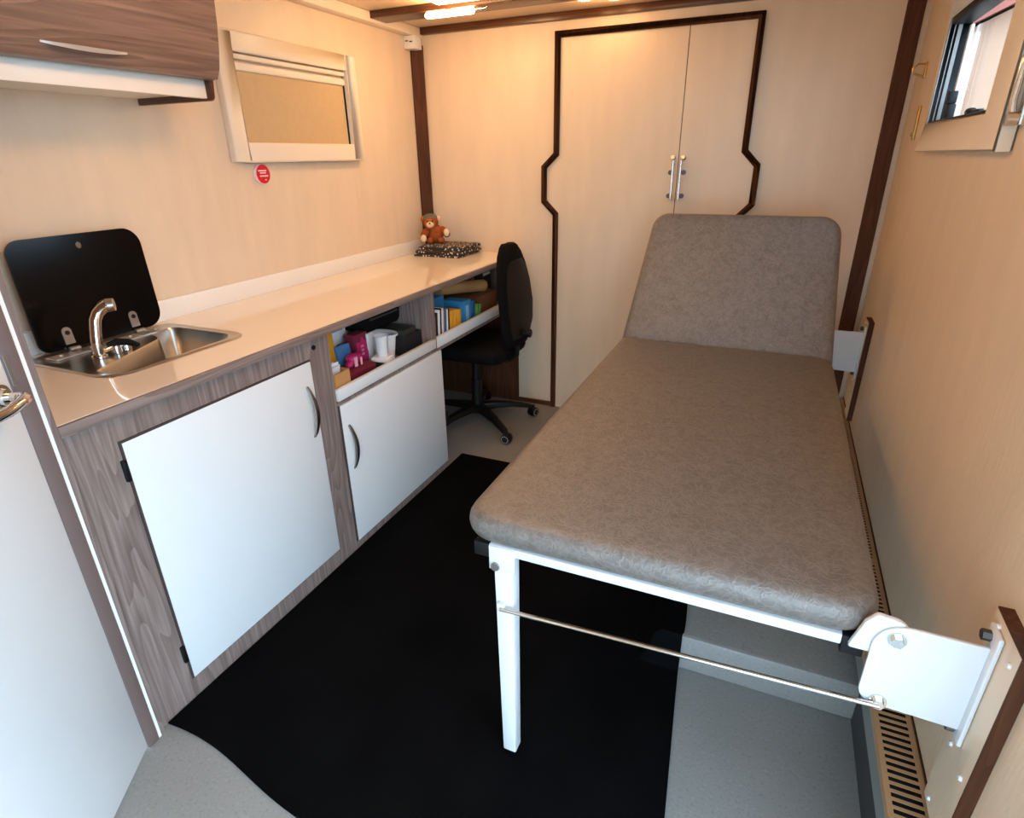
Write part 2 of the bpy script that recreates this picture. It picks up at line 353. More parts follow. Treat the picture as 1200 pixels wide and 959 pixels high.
B(XR+.0205, XR+.0235, WY0+.002, WY1-.002, WZ0+.002, WZ1-.002).build('pane', M['glass'], win)
MB().box(XR+.006, XR+.016, 1.868, 1.884, WZ0+.075, WZ1-.03).build('stay_rod', M['white'], win, .003)
MB().box(XR-.002, XR+.019, 1.86, 1.905, WZ0+.006, WZ0+.05).box(XR-.006, XR+.018, 1.866, 1.895, WZ0+.05, WZ0+.085).build('latch', M['black'], win, .004)
MB().box(XR+.004, XR+.019, 1.53, 1.64, WZ0+.006, WZ0+.019).cyl((XR+.01, 1.60, WZ0+.014), (XR+.01, 1.64, WZ0+.016), .011).build('latch', M['black'], win, .003)

# blind latches on the right wall
lt = thing('wall_latch', (XR, 2.33, 1.48), 'small brass strip latch on the wall beside the right window', 'latch')
B(XR-.008, XR, 2.318, 2.345, 1.425, 1.54).build('plate', M['brass'], lt, .003)
MB().cyl((XR-.014, 2.332, 1.445), (XR-.006, 2.332, 1.445), .007).build('screw', M['chrome'], lt)
dr = thing('wall_hook', (XR, 2.42, 1.66), 'small brass D-shaped hook high on the right wall', 'hook')
B(XR-.006, XR, 2.40, 2.425, 1.635, 1.69).build('plate', M['brass'], dr, .002)
MB().tube([(XR-.005, 2.41, 1.682), (XR-.03, 2.41, 1.683), (XR-.045, 2.41, 1.668), (XR-.04, 2.41, 1.652), (XR-.005, 2.41, 1.642)], .0035, 8).build('ring', M['brass'], dr)
ct = thing('window_catch', (XR, 1.13, 1.5), 'chrome swing catch on the wall right of the window', 'catch')
B(XR-.012, XR, 1.105, 1.135, 1.435, 1.60).build('plate', M['chrome'], ct, .003)
MB().tube([(XR-.014, 1.12, 1.59), (XR-.026, 1.122, 1.55), (XR-.026, 1.124, 1.48), (XR-.02, 1.12, 1.445)], [.006, .007, .007, .006], 10).build('arm', M['chrome'], ct)
MB().cyl((XR-.012, 1.12, 1.447), (XR-.03, 1.12, 1.447), .013).build('pivot', M['chrome'], ct)

# ------------------------------------------------------------------ left window with blind
OY0, OY1, OZ0, OZ1 = 1.275, 2.05, 1.388, 1.815
IY0, IY1, IZ0, IZ1 = 1.345, 1.98, 1.455, 1.752
wl = MB()
for a in ((OY0, IY0+.0, OZ0, OZ1), (IY1, OY1, OZ0, OZ1), (IY0, IY1, OZ0, IZ0), (IY0, IY1, IZ1, OZ1)): wl.box(XL, XL+.032, *a)
bl = wl.build('window_2', M['plast'], None, .005, 3); bl['kind'] = 'structure'; bl['label'] = 'cream window surround with a closed beige blind on the left wall'
B(XL+.001, XL+.006, IY0, IY1, IZ0, IZ1-.03).build('blind', M['blind'], bl)
MB().box(XL+.001, XL+.02, IY0, IY1, IZ1-.022, IZ1-.004).box(XL+.001, XL+.016, IY0, IY1, IZ1-.058, IZ1-.03).build('blind_rail', M['plast'], bl, .006, 3)
B(XL+.001, XL+.011, IY1-.006, IY1, IZ0, IZ1-.03).build('side_gap', M['dark'], bl)

# round red badge
bd = thing('badge', (XL, 1.407, 1.343), 'round red badge with white print below the blind', 'badge')
MB().cyl((XL, 1.407, 1.343), (XL+.016, 1.407, 1.343), .036, .036, 32).build('rim', M['print'], bd, .002)
MB().cyl((XL+.0155, 1.407, 1.343), (XL+.0172, 1.407, 1.343), .0345, .0345, 32).build('face', M['red'], bd)
ln = MB()
for yy, zz, wd in ((1.403, 1.3555, .042), (1.405, 1.3475, .030), (1.409, 1.336, .042), (1.415, 1.322, .007)):
    x = yy-wd/2
    while x < yy+wd/2:
        g = random.choice((.0022, .003, .0026)); ln.box(XL+.0172, XL+.0178, x, min(x+g, yy+wd/2), zz-.0024, zz+.0024); x += g+.0008
ln.build('lettering', M['print'], bd)

# sensor box in the corner
sn = thing('sensor_box', (XL+.03, 2.55, 1.95), 'small white box with slots in the upper left corner', 'sensor')
B(XL+.0, XL+.065, 2.515, 2.585, 1.905, 1.964).build('case', M['white'], sn, .004)
MB().box(XL+.012, XL+.028, 2.5135, 2.516, 1.938, 1.943).box(XL+.036, XL+.052, 2.5135, 2.516, 1.934, 1.939).build('slot', M['dark'], sn)

# ------------------------------------------------------------------ wardrobe in the back wall
wd = thing('wardrobe', (.67, D, 0), 'built-in beige double door wardrobe with a dark stepped frame', 'wardrobe')
XFL, XFR, XJL, XJR, ZT = .207, 1.137, .1415, 1.1976, 1.934
J = (1.405, 1.3435, 1.1655, 1.102)
left = [(XFL, .0), (XFL, J[3]), (XJL, J[2]), (XJL, J[1]), (XFL, J[0]), (XFL, ZT)]
right = [(XFR, ZT), (XFR, J[0]), (XJR, J[1]), (XJR, J[2]), (XFR, J[3]), (XFR, .0)]
outer = left+right
TW = .027
def offs(path, d):
    out = []
    for i, p in enumerate(path):
        p = Vector(p); ds = []
        if i > 0: ds.append((p-Vector(path[i-1])).normalized())
        if i < len(path)-1: ds.append((Vector(path[i+1])-p).normalized())
        ns = [Vector((q.y, -q.x)) for q in ds]
        n = ns[0] if len(ns) == 1 else (ns[0]+ns[1])/(1+ns[0].dot(ns[1]))
        out.append((p.x+n.x*d, p.y+n.y*d))
    return out
inner = offs(outer, TW)
tm = MB()
for i in range(len(outer)-1):
    tm.prism([outer[i], outer[i+1], inner[i+1], inner[i]], FXZ, D-.022, D)
tm.build('frame', M['trim'], wd)
SEAM = .832
inn = offs(outer, TW-.004)
ld = [p for p in inn[:6]]+[(SEAM-.002, inn[5][1]), (SEAM-.002, .0)]
rd = [(SEAM+.002, .0), (SEAM+.002, inn[6][1])]+[p for p in inn[6:]]
lo = MB().prism(ld, FXZ, D-.008, D).build('door', M['panel'], wd); ro = MB().prism(rd, FXZ, D-.008, D).build('door', M['panel'], wd)
B(SEAM-.002, SEAM+.002, D-.004, D, 0, inn[5][1]).build('seam', M['gap'], wd)
for x, pd, sgn in ((SEAM-.018, lo, -1), (SEAM+.018, ro, 1)):
    h = MB().cyl((x, D-.042, 1.185), (x, D-.042, 1.365), .0055, n=10)
    for z in (1.20, 1.345): h.cyl((x, D-.042, z), (x, D-.008, z), .006, n=10)
    h = h.build('handle', M['chrome'], pd)
    MB().cyl((x+sgn*.006, D-.008, 1.372), (x+sgn*.006, D-.04, 1.378), .011, .009).build('lock', M['nickel'], h)
    for z in (1.31, 1.205): MB().cyl((x+sgn*.012, D-.008, z), (x+sgn*.012, D-.026, z), .011).build('knob', M['dkmet'], h)

# ------------------------------------------------------------------ kitchen run
ep = thing('end_panel', (-.2, .145, 0), 'tall grey wood end panel between white door and worktop', 'panel')
B(XL, .012, .142, .157, 0, ZC).build('board', M['wood'], ep, .002)
B(XL, .016, .1345, .142, 0, ZC).build('white_edge', M['upstand'], ep)
wt = thing('worktop', (-.28, 1.38, H), 'long glossy cream worktop with wood edging along the left wall', 'worktop')
SX0, SX1, SY0, SY1 = -.535, -.158, .385, .832
wtm = MB()
for a in ((XL, .0, .157, SY0+.02), (XL, .0, SY1-.02, D), (XL, SX0+.02, SY0+.02, SY1-.02), (SX1-.02, .0, SY0+.02, SY1-.02)): wtm.box(a[0], a[1], a[2], a[3], H-.026, H)
wtm.build('slab', M['top'], wt)
B(.0, .012, .157, D, H-.026, H-.0005).build('edging', M['edge'], wt, .002)
B(XL, XL+.013, .157, D, H, H+.068).build('upstand', M['upstand'], wt, .002)
# sink cabinet
Y1, Y2, Y3, Y4, ZT1, ZB1, ZT2, ZB2 = .2732, .901, 1.0065, 1.708, .800, .0702, .5991, .0388
def bow(mb, a, b, out, w, h=1.0):
    """arched flat handle from a to b bulging along out"""
    a, b, out, w = Vector(a), Vector(b), Vector(out), Vector(w).normalized(); n = 14; rings = []
    ax = (b-a).normalized()
    for k in range(n+1):
        t = k/n; bul = math.sin(PI*t)**.8; p = a.lerp(b, t)+out*bul
        ww = w*(.0035+.0045*math.sin(PI*t))*h; th = out.normalized()*.003
        rings.append([p-ww-th, p+ww-th, p+ww+th, p-ww+th])
    return mb.loft(rings)
sc = thing('sink_cabinet', (-.28, .55, 0), 'grey wood sink cabinet with one white door', 'cabinet')
cf = MB()
cf.box(-.016, 0, .157, Y1-.006, 0, H-.026); cf.box(-.016, 0, Y2+.005, Y3-.007, 0, H-.026)
cf.box(-.016, 0, Y1-.006, Y2+.005, ZT1+.006, H-.026); cf.box(-.016, 0, Y1-.006, Y2+.005, 0, ZB1-.004)
cf.build('front_frame', M['wood'], sc)
cb = MB(); cb.box(-.56, -.016, .157, .172, 0, H-.03); cb.box(-.56, -.016, Y3-.022, Y3-.007, 0, H-.03); cb.box(-.56, -.545, .172, Y3-.022, 0, H-.03); cb.box(-.545, -.016, .172, Y3-.022, .03, .045)
cb.build('carcass', M['gap'], sc)
d1 = B(-.014, .004, Y1, Y2, ZB1, ZT1).build('door', M['white'], sc, .001)
MB().box(-.013, .0035, Y1-.0055, Y1, ZB1, ZT1+.0055).box(-.013, .0035, Y1, Y2, ZT1, ZT1+.0055).build('edging', M['gap'], d1)
bow(MB(), (.004, .868, .725), (.004, .868, .545), (.022, .006, 0), (0, 1, 0)).build('handle', M['nickel'], d1)
for z0 in (.705, .135): B(-.004, .008, Y1-.014, Y1-.003, z0, z0+.055).build('hinge', M['black'], d1, .002)
MB().cyl((-.002, .928, .838), (.003, .928, .838), .008, n=20).build('lock', M['black'], sc)
# cabinet with open cubby
s2 = thing('cubby_cabinet', (-.28, 1.35, 0), 'grey wood cabinet with white door under an open shelf', 'cabinet')
c2 = MB(); c2.box(-.56, -.002, Y4-.012, Y4+.004, 0, .605); c2.box(-.56, -.545, Y3, Y4, 0, .605); c2.box(-.56, -.002, Y3, Y4+.004, .601, .613); c2.box(-.56, -.006, Y3, 1.69, .018, .032)
c2.box(-.012, 0, Y3-.006, Y4+.004, 0, ZB2-.004); c2.box(-.56, .0, 1.664, 1.684, .605, H-.026); c2.box(-.56, -.545, Y3, 1.664, .613, H-.026); c2.box(-.02, 0, Y3-.006, Y4, ZT2+.003, .613)
c2.build('carcass', M['wood'], s2)
B(-.014, .003, Y3, 1.672, .617, .659).build('front_strip', M['white'], s2, .001)
d2 = B(-.013, .006, Y3, Y4, ZB2, ZT2).build('door', M['white'], s2, .001)
MB().box(-.012, .004, Y3-.006, Y3, ZB2, ZT2+.003).build('edging', M['gap'], d2)
bow(MB(), (.006, 1.037, .518), (.006, 1.037, .34), (.022, .006, 0), (0, 1, 0)).build('handle', M['nickel'], d2)
# desk part with tray
dk = thing('desk_shelf', (-.28, 2.15, .6), 'open desk shelf with white front strip over the knee space', 'shelf')
d3 = MB(); d3.box(-.56, -.002, 1.7125, D-.013, .596, .612); d3.box(-.56, -.545, 1.7125, D-.013, .612, H-.026); d3.box(-.545, -.0, D-.013, D-.001, .612, H-.026)
d3.build('board', M['wood'], dk)
B(XL+.001, XL+.014, 1.7125, D-.013, 0, .595).build('shade_panel', M['trim'], dk)  # dark panel added to stand in for the shade under the desk
B(-.014, .003, 1.6848, 2.60, .6138, .66).build('front_strip', M['white'], dk, .001)
B(XL+.001, -.006, D-.012, D-.001, 0, .596).build('end_panel', M['trim'], dk)

# sink
sk = thing('sink', (-.35, .6, H), 'stainless steel sink with angled basin set in the worktop', 'sink')
rim = rpoly([(SX0, SY0), (SX1, SY0), (SX1, SY1), (SX0, SY1)], [.03, .075, .055, .05], 7)
basin = rpoly([(-.265, .415), (-.178, .415), (-.185, .805), (-.465, .805), (-.465, .722), (-.385, .69)], [.02, .06, .06, .03, .02, .05], 6)
def sinkmesh():
    bm = bmesh.new()
    def loop(pts, z): 
        vs = [bm.verts.new((p[0], p[1], z)) for p in pts]; return vs, [bm.edges.new((vs[i], vs[(i+1) % len(vs)])) for i in range(len(vs))]
    def inset(pts, d):
        c = Vector((sum(p[0] for p in pts)/len(pts), sum(p[1] for p in pts)/len(pts))); out = []
        n = len(pts)
        for i in range(n):
            t = (Vector(pts[(i+1) % n])-Vector(pts[i-1])).normalized(); out.append((pts[i][0]-t.y*d, pts[i][1]+t.x*d))
        return out
    a, ea = loop(inset(rim, -.0), H+.001); r1, er = loop(inset(rim, .006), H+.005); r3, e3 = loop(inset(rim, .016), H+.002)
    def bridge(x, y):
        for i in range(len(x)): bm.faces.new((x[i], x[(i+1) % len(x)], y[(i+1) % len(x)], y[i]))
    bridge(a, r1); bridge(r1, r3)
    b0, eb = loop(basin, H+.002)
    bmesh.ops.triangle_fill(bm, use_beauty=True, edges=e3+eb)
    pr = b0
    for d, z in ((.004, -.004), (.012, -.10), (.03, -.118)):
        nb, _ = loop(inset(basin, d), H+z); bridge(pr, nb); pr = nb
    bm.faces.new(pr)
    mb = MB(); bm.verts.index_update(); mb.add([v.co[:] for v in bm.verts], [[v.index for v in f.verts] for f in bm.faces]); bm.free(); return mb
sinkmesh().build('bowl', M['steel'], sk, smooth=50)
MB().cyl((-.3, .62, H-.118), (-.3, .62, H-.112), .022, .02, 20).build('drain', M['chrome'], sk)
# black glass lid standing on two hinges
LN = Vector((.045, 0, .30)).normalized()
def lp(y, s, t):   # s up along the lid, t towards the room
    up_ = Vector((-.035, 0, .30)).normalized(); out_ = Vector((.30, 0, .035)).normalized()
    p = Vector((-.508, y, H+.012))+up_*s+out_*t; return p
def lidmesh():
    o = rpoly([(.425, 0), (.80, 0), (.815, .305), (.44, .305)], [.03, .05, .05, .04], 7)
    hole = [(.628+.0095*math.cos(2*PI*k/18), .273+.0095*math.sin(2*PI*k/18)) for k in range(18)]
    bm = bmesh.new(); mb = MB(); tops = []
    vs = [bm.verts.new((p[0], p[1], 0)) for p in o]; hs = [bm.verts.new((p[0], p[1], 0)) for p in hole]
    es = [bm.edges.new((vs[i], vs[(i+1) % len(vs)])) for i in range(len(vs))]+[bm.edges.new((hs[i], hs[(i+1) % len(hs)])) for i in range(len(hs))]
    bmesh.ops.triangle_fill(bm, use_beauty=True, edges=es); bm.verts.index_update()
    fs = [[v.index for v in f.verts] for f in bm.faces]
    for t in (0, .006): mb.add([lp(v.co.x, v.co.y, t) for v in bm.verts], fs)
    n = len(o); nh = len(hole); N2 = n+nh
    mb.f += [(i, (i+1) % n, N2+(i+1) % n, N2+i) for i in range(n)]+[(n+i, n+(i+1) % nh, N2+n+(i+1) % nh, N2+n+i) for i in range(nh)]
    bm.free(); return mb
lid = lidmesh().build('lid', M['blackglass'], sk); lid['label'] = 'black glass lid standing open'
hy = (.508, .708)
for y in hy:
    hg = MB().prism(rpoly([(y-.013, .012), (y+.013, .012), (y+.013, .06), (y-.013, .06)], [0, 0, .0125, .0125], 6), lambda u, v, d: lp(u, v, d), .0062, .0085)
    hg = hg.build('hinge', M['steel'], lid)
    MB().cyl(lp(y, .044, .008), lp(y, .044, .0105), .0065, n=14).build('hinge_screw', M['black'], lid)
    MB().cyl((-.492, y-.014, H+.012), (-.492, y+.014, H+.012), .007, n=12).box(-.492, -.455, y-.014, y+.014, H+.004, H+.007).build('hinge_base', M['steel'], sk)
hb = B(-.498, -.448, .43, .735, H+.003, H+.0055); 
for y in (.46, .545, .665, .75): hb.cyl((-.48, y, H+.005), (-.48, y, H+.008), .0045, n=10)
hb.build('mounting_strip', M['stripm'], sk)
# tap
tp = thing('tap', (-.372, .50, H), 'chrome tap with bent spout at the sink', 'tap')
MB().tube([(-.366, .496, H+.0032), (-.366, .496, H+.010), (-.366, .496, H+.012), (-.366, .498, H+.05)], [.020, .020, .014, .0135], 18).build('base', M['chrome'], tp)
MB().tube([(-.366, .498, H+.045), (-.366, .505, H+.08), (-.365, .511, H+.106), (-.362, .521, H+.124), (-.355, .533, H+.136), (-.346, .545, H+.142)], [.0145, .0145, .015, .0155, .0165, .0185], 16).build('spout', M['chrome'], tp)
MB().cyl((-.348, .543, H+.141), (-.336, .556, H+.142), .0185, .017, 18).build('spray_head', M['steel'], tp)
MB().cyl((-.365, .545, H+.0032), (-.365, .545, H+.024), .014, .012).cyl((-.365, .575, H+.0032), (-.365, .575, H+.02), .012, .01).tube([(-.372, .505, H+.014), (-.367, .53, H+.02), (-.365, .56, H+.018)], .008).build('valve', M['chrome'], tp)
MB().tube([(-.37, .525, H+.03), (-.355, .545, H+.036), (-.325, .56, H+.034), (-.295, .565, H+.028)], [.006, .010, .010, .006], 12).build('lever', M['black'], tp)

# ------------------------------------------------------------------ overhead cabinet
oc = thing('wall_cabinet', (-.4, .56, 1.56), 'warm-tinted grey wood overhead cabinet with curved door above the sink', 'cabinet')
OC0, OC1 = .16, .958
B(XL, -.30, OC0, OC1, 1.575, 1.588).box(XL, XL+.012, OC0, OC1, 1.588, ZC).box(XL, -.3, OC0, OC1, 1.96, 1.972).build('carcass', M['upstand'], oc)
B(-.302, -.282, OC0, OC1, 1.562, 1.615).build('light_strip', M['upstand'], oc, .002)
prof = [(-.262, 1.607), (-.236, 1.610), (-.222, 1.635), (-.210, 1.68), (-.200, 1.74), (-.194, 1.80), (-.196, 1.87), (-.206, 1.93), (-.222, 1.98), (-.24, 1.98), (-.224, 1.93), (-.215, 1.87), (-.213, 1.80), (-.219, 1.74), (-.23, 1.68), (-.24, 1.64)]
cdr = MB().prism(prof, FXZ, OC0, OC1+.008).build('door', M['woody'], oc, smooth=50)
bow(MB(), (-.222, .488, 1.640), (-.222, .688, 1.640), (.02, 0, -.006), (.3, 0, 1), .6).build('handle', M['stripm'], cdr)
MB().prism(rpoly([(XL, 1.556), (-.268, 1.556), (-.262, 1.606), (-.262, 1.97), (XL, 1.97)], [0, .014, 0, 0, 0], 4), FXZ, OC1, OC1+.015).build('end_panel', M['trimx'], oc, .002)

# ------------------------------------------------------------------ things on the worktop
cl = thing('folded_cloth', (-.38, 2.47, H), 'folded dark cloth with white dots at the worktop end', 'cloth')
for i, (x0, x1, y0, y1, z0, z1) in enumerate(((-.518, -.232, 2.350, 2.60, .0012, .013), (-.510, -.222, 2.366, 2.602, .0145, .033), (-.502, -.230, 2.384, 2.605, .0345, .055))):
    g = MB(); nx, ny = 14, 10
    pr = rpoly([(x0, H+z0), (x1, H+z0), (x1, H+z1), (x0, H+z1)], (z1-z0)*.42, 4); rings = []
    for k in range(ny+1):
        y = y0+(y1-y0)*k/ny; sq = 1-.35*(abs(2*k/ny-1)**8)
        rings.append([(u+.004*math.sin(9*y+i*2), y, H+z0+(v-H-z0)*sq+.0012*math.sin(40*u+30*y+i)*(1 if v > H+z0+.005 else 0)) for u, v in pr])
    g.loft(rings).build('fold', M['cloth'], cl, smooth=70)
tz = H+.055
tb = thing('teddy_bear', (-.455, 2.49, tz), 'brown teddy bear in a grey cap sitting on the dotted cloth', 'toy')
body = MB().ell((-.452, 2.50, tz+.05), (.045, .042, .052)).ell((-.475, 2.492, tz+.115), (.043, .04, .042))
for sx in (-1, 1):
    body.tube([(-.452+sx*.032, 2.495, tz+.075), (-.452+sx*.055, 2.475, tz+.06), (-.452+sx*.066, 2.452, tz+.048)], [.02, .021, .018], 10)
    body.ell((-.452+sx*.03, 2.465, tz+.018), (.021, .034, .018))
body.build('body', M['fur'], tb, smooth=80)
MB().ell((-.478, 2.474, tz+.108), (.032, .028, .033)).build('face', M['fur2'], tb, smooth=80)
MB().ell((-.478, 2.452, tz+.104), (.021, .016, .016)).build('muzzle', M['cream'], tb, smooth=80)
MB().ell((-.479, 2.436, tz+.112), (.006, .004, .004)).build('nose', M['bead'], tb)
for sx in (-1, 1):
    MB().ell((-.478+sx*.014, 2.449, tz+.122), (.0045, .0035, .005)).build('eye', M['bead'], tb)
    MB().ell((-.452+sx*.066-(.004 if sx > 0 else 0), 2.445, tz+(.032 if sx < 0 else .062)), (.016, .013, .021)).build('paw', M['cream'], tb, smooth=80)
    MB().ell((-.476+sx*.042, 2.497, tz+.132), (.013, .008, .014)).build('ear', M['cream'] if sx > 0 else M['fur2'], tb, smooth=80)
MB().ell((-.476, 2.497, tz+.133), (.042, .038, .028)).build('cap', M['hat'], tb, smooth=80)
tb.rotation_euler = (0, 0, .5)

# ------------------------------------------------------------------ contents of the left cubby
SH = .6142
def slab(name, c, size, rz, ry, m, label, cat, bevel=.001, group=None, rx=0):
    """box standing with its lowest point on z=c[2]"""
    R_ = RZ(rz) @ RX(rx) @ RY(ry); hx, hy_, hz_ = [v/2 for v in size]
    vs = [R_ @ Vector((a*hx, b*hy_, c_*hz_)) for a in (-1, 1) for b in (-1, 1) for c_ in (-1, 1)]
    lo_ = min(v.z for v in vs); mb = MB().box(-hx, hx, -hy_, hy_, -hz_, hz_)
    mb.v = [tuple(R_ @ Vector(v)+Vector((c[0], c[1], c[2]-lo_))) for v in mb.v]
    return tag(mb.build(name, m, None, bevel), label, cat, group)
kraft = colmat('kraft_card', (190, 138, 82), .8); paper = colmat('white_paper', (232, 232, 236), .7); yel = colmat('yellow_paper', (226, 160, 36), .7)
blue = colmat('blue_paper', (44, 128, 178), .6); blued = colmat('steel_blue_card', (70, 120, 170), .6); mag = colmat('magenta_card', (196, 30, 100), .5)
maroon = colmat('maroon_card', (116, 22, 44), .6); ltg = colmat('pale_grey_plastic', (206, 214, 214), .4); pinkl = colmat('pale_pink', (236, 170, 180), .6)
bk = colmat('black_card', (22, 22, 26), .6); navy = colmat('grey_blue_card', (92, 100, 124), .6); grn = colmat('green_leaflet', (84, 140, 60), .6); pch = colmat('clear_white', (232, 226, 224), .4); brn = colmat('orange_brown_label', (176, 110, 66), .7)
def openbox(name, x0, x1, y0, y1, z0, z1, t, m, label, cat):
    r = thing(name, ((x0+x1)/2, (y0+y1)/2, z0), label, cat)
    mb = MB().box(x0, x1, y0, y1, z0, z0+t)
    for a in ((x0, x0+t, y0, y1), (x1-t, x1, y0, y1), (x0+t, x1-t, y0, y0+t), (x0+t, x1-t, y1-t, y1)): mb.box(*a, z0+t, z1)
    mb.build('box', m, r); return r
openbox('cardboard_box', -.12, -.02, 1.03, 1.11, SH, .705, .003, kraft, 'small open brown cardboard box at the left end of the shelf', 'box')
for k, (x, y, rz, hh) in enumerate(((-.05, 1.068, 8, .105), (-.062, 1.069, -6, .115), (-.08, 1.07, 4, .11))):
    slab('leaflet', (x, y, SH+.0042), (.002, .05, hh), rz, 8, paper, ['white folded leaflet nearest the front in the cardboard box', 'white folded leaflet in the middle of the cardboard box', 'rearmost white folded leaflet in the cardboard box'][k], 'leaflet', 0, 'leaflets in the small cardboard box')
slab('envelope', (-.178, 1.178, SH), (.006, .115, .185), 6, -5, yel, 'yellow envelope leaning behind the small cardboard box', 'envelope', 0)
wf = slab('document_folder', (-.235, 1.275, SH), (.014, .20, .232), 4, -6, paper, 'upright white folder with a brown sticker in the left cubby', 'folder')
def decal(parent, x, y0, y1, z0, z1, m, nm): B(x, x+.002, y0, y1, z0, z1).build(nm, m, parent)
loc_y = 1.245
decal(wf, -.2075, 1.275, 1.335, .70, .722, brn, 'sticker')
for zz, a, b_ in ((.80, 1.17, 1.30), (.785, 1.18, 1.29), (.772, 1.20, 1.31)): decal(wf, -.2165, a+.02, b_+.02, zz, zz+.003, navy, 'printed_line')
slab('booklet', (-.168, 1.265, SH), (.010, .075, .115), -4, -8, blued, 'blue booklet standing between yellow envelope and magenta carton', 'booklet')
mc = slab('carton', (-.17, 1.35, SH), (.05, .078, .142), 0, 0, maroon, 'dark red and magenta carton in the left cubby', 'carton')
st = MB(); pts = [(1.318, .63), (1.386, .63), (1.386, .70), (1.389, .73), (1.372, .722), (1.352, .742), (1.338, .722), (1.318, .726)]
st.prism(pts, FYZ, -.145, -.143).build('label_panel', mag, mc)
lt_ = MB()
for k, z in enumerate((.668, .684, .70)): 
    for j in range(2): lt_.box(-.1432, -.1422, 1.343+j*.009, 1.349+j*.009, z, z+.009)
lt_.build('lettering', pinkl, mc)
slab('tablet', (-.15, 1.404, SH), (.012, .048, .132), 4, 6, pch, 'white plastic panel standing right of the magenta carton', 'panel', .004)
pb = thing('gift_bow', (-.105, 1.245, SH+.05), 'crumpled magenta bow lying on the black tray', 'bow')
MB().ell((-.105, 1.235, SH+.078), (.024, .028, .02)).ell((-.11, 1.27, SH+.072), (.022, .024, .018)).ell((-.095, 1.205, SH+.067), (.016, .02, .012), RX(25)).build('loops', mag, pb, smooth=60)
MB().box(-.085, -.08, 1.22, 1.235, SH+.052, SH+.09).box(-.08, -.076, 1.25, 1.258, SH+.052, SH+.082).build('ribbon', pinkl, pb)
openbox('tray', -.16, -.02, 1.125, 1.325, SH, .655, .004, bk, 'low black tray behind the front strip of the left cubby', 'tray')
slab('box', (-.10, 1.225, SH+.0052), (.09, .17, .043), 0, 0, maroon, 'flat maroon box lying in the low black tray', 'box')
slab('box', (-.06, 1.365, SH), (.07, .065, .055), 10, 0, pch, 'small white box under the white cup', 'box', .003)
cu = thing('cup', (-.06, 1.365, SH+.055), 'white paper cup standing on a small white box', 'cup')
MB().loft([[(-.06+r*math.cos(2*PI*k/24), 1.365+r*math.sin(2*PI*k/24), z) for k in range(24)] for r, z in ((.021, SH+.056), (.028, SH+.135), (.0295, SH+.137), (.028, SH+.139), (.026, SH+.134), (.020, SH+.06))]).build('wall', M['white'], cu)
# white basket with open rim
bs = thing('basket', (-.14, 1.46, SH), 'white plastic basket behind the white cup', 'basket')
MB().loft([[(-.14+a*math.cos(2*PI*k/28), 1.472+b_*math.sin(2*PI*k/28), z) for k in range(28)] for a, b_, z in ((.055, .036, SH+.001), (.07, .044, SH+.105), (.08, .05, SH+.108), (.08, .05, SH+.114), (.064, .036, SH+.11), (.05, .03, SH+.008))]).build('shell', pch, bs, smooth=60)
openbox('storage_tray', -.37, -.245, 1.36, 1.515, SH, .73, .004, ltg, 'pale grey storage tray behind the magenta carton', 'tray')
for k in range(2): slab('packet', (-.30, 1.41+.05*k, SH+.0052), (.05, .028, .155-.01*k), 10-25*k, 4, ltg, ['pale grey packet standing left in the grey tray', 'pale grey packet standing right in the grey tray'][k], 'packet', .002)
openbox('crate', -.40, -.06, 1.528, 1.66, SH, .70, .005, bk, 'black crate against the divider of the left cubby', 'crate')
gb = thing('tool_bag', (-.30, 1.56, SH), 'black bag stowed at the back above the black crate', 'bag')
bagp = rpoly([(1.40, .735), (1.655, .735), (1.66, .80), (1.63, .84), (1.44, .842), (1.40, .80)], .03, 5)
MB().prism(bagp, FYZ, -.44, -.16).build('body', M['fabric'], gb, .01)
MB().box(-.16, -.152, 1.43, 1.63, .785, .792).build('zip', M['dkmet'], gb)
slab('case', (-.22, 1.594, SH+.0072), (.29, .10, .10), 0, 0, colmat('dark_olive_case', (44, 46, 40), .6), 'dark olive case standing in the black crate', 'case', .006)

# ------------------------------------------------------------------ contents of the right cubby
bks = [(pinkl, .012, .115, 'pale pink booklet against the cubby divider'), (maroon, .016, .125, 'maroon notebook second from the cubby divider'), (bk, .012, .14, 'black notebook between maroon and white notebooks'),
       (paper, .015, .148, 'white notebook right of the black notebook'), (bk, .008, .152, 'thin black folder between two white notebooks'), (pch, .013, .15, 'off-white notebook beside the grey-blue notebook'), (navy, .020, .142, 'grey-blue notebook right of the white notebooks'), (paper, .008, .135, 'thin white notebook next to the yellow envelopes'), (bk, .008, .135, 'thin black notebook leaning on the yellow envelopes')]
y = 1.70
for m, t, hh, lb in bks:
    slab('notebook', (-.085, y+t/2, SH), (.11, t, hh), 0, 0, m, lb, 'book', .001, 'notebooks in the right cubby', rx=-4)
    y += t+.006
for k in range(3):
    slab('envelope', (-.075, 1.885+.036*k, SH), (.09, .028, .118-.005*k), 3*k-3, 0, yel, ['leftmost yellow envelope packet beside the notebooks', 'middle yellow envelope packet of three', 'yellow envelope packet next to the blue box'][k], 'envelope', .001, 'yellow envelope packets', rx=-3)
bb = slab('carton', (-.10, 2.06, SH), (.12, .075, .13), -4, 0, blue, 'blue carton with pale front right of the yellow envelopes', 'carton')
B(-.041, -.039, 2.045, 2.09, .63, .72).build('label_panel', colmat('pale_blue', (150, 190, 222), .6), bb)
slab('carton', (-.20, 1.86, SH), (.12, .29, .16), 0, 0, blue, 'long blue carton behind the notebooks and envelopes', 'carton')
slab('carton', (-.085, 2.118, SH), (.10, .022, .115), 0, 0, colmat('deep_blue', (28, 84, 140), .6), 'slim deep blue carton beside the pale fronted blue carton', 'carton', .001, None)
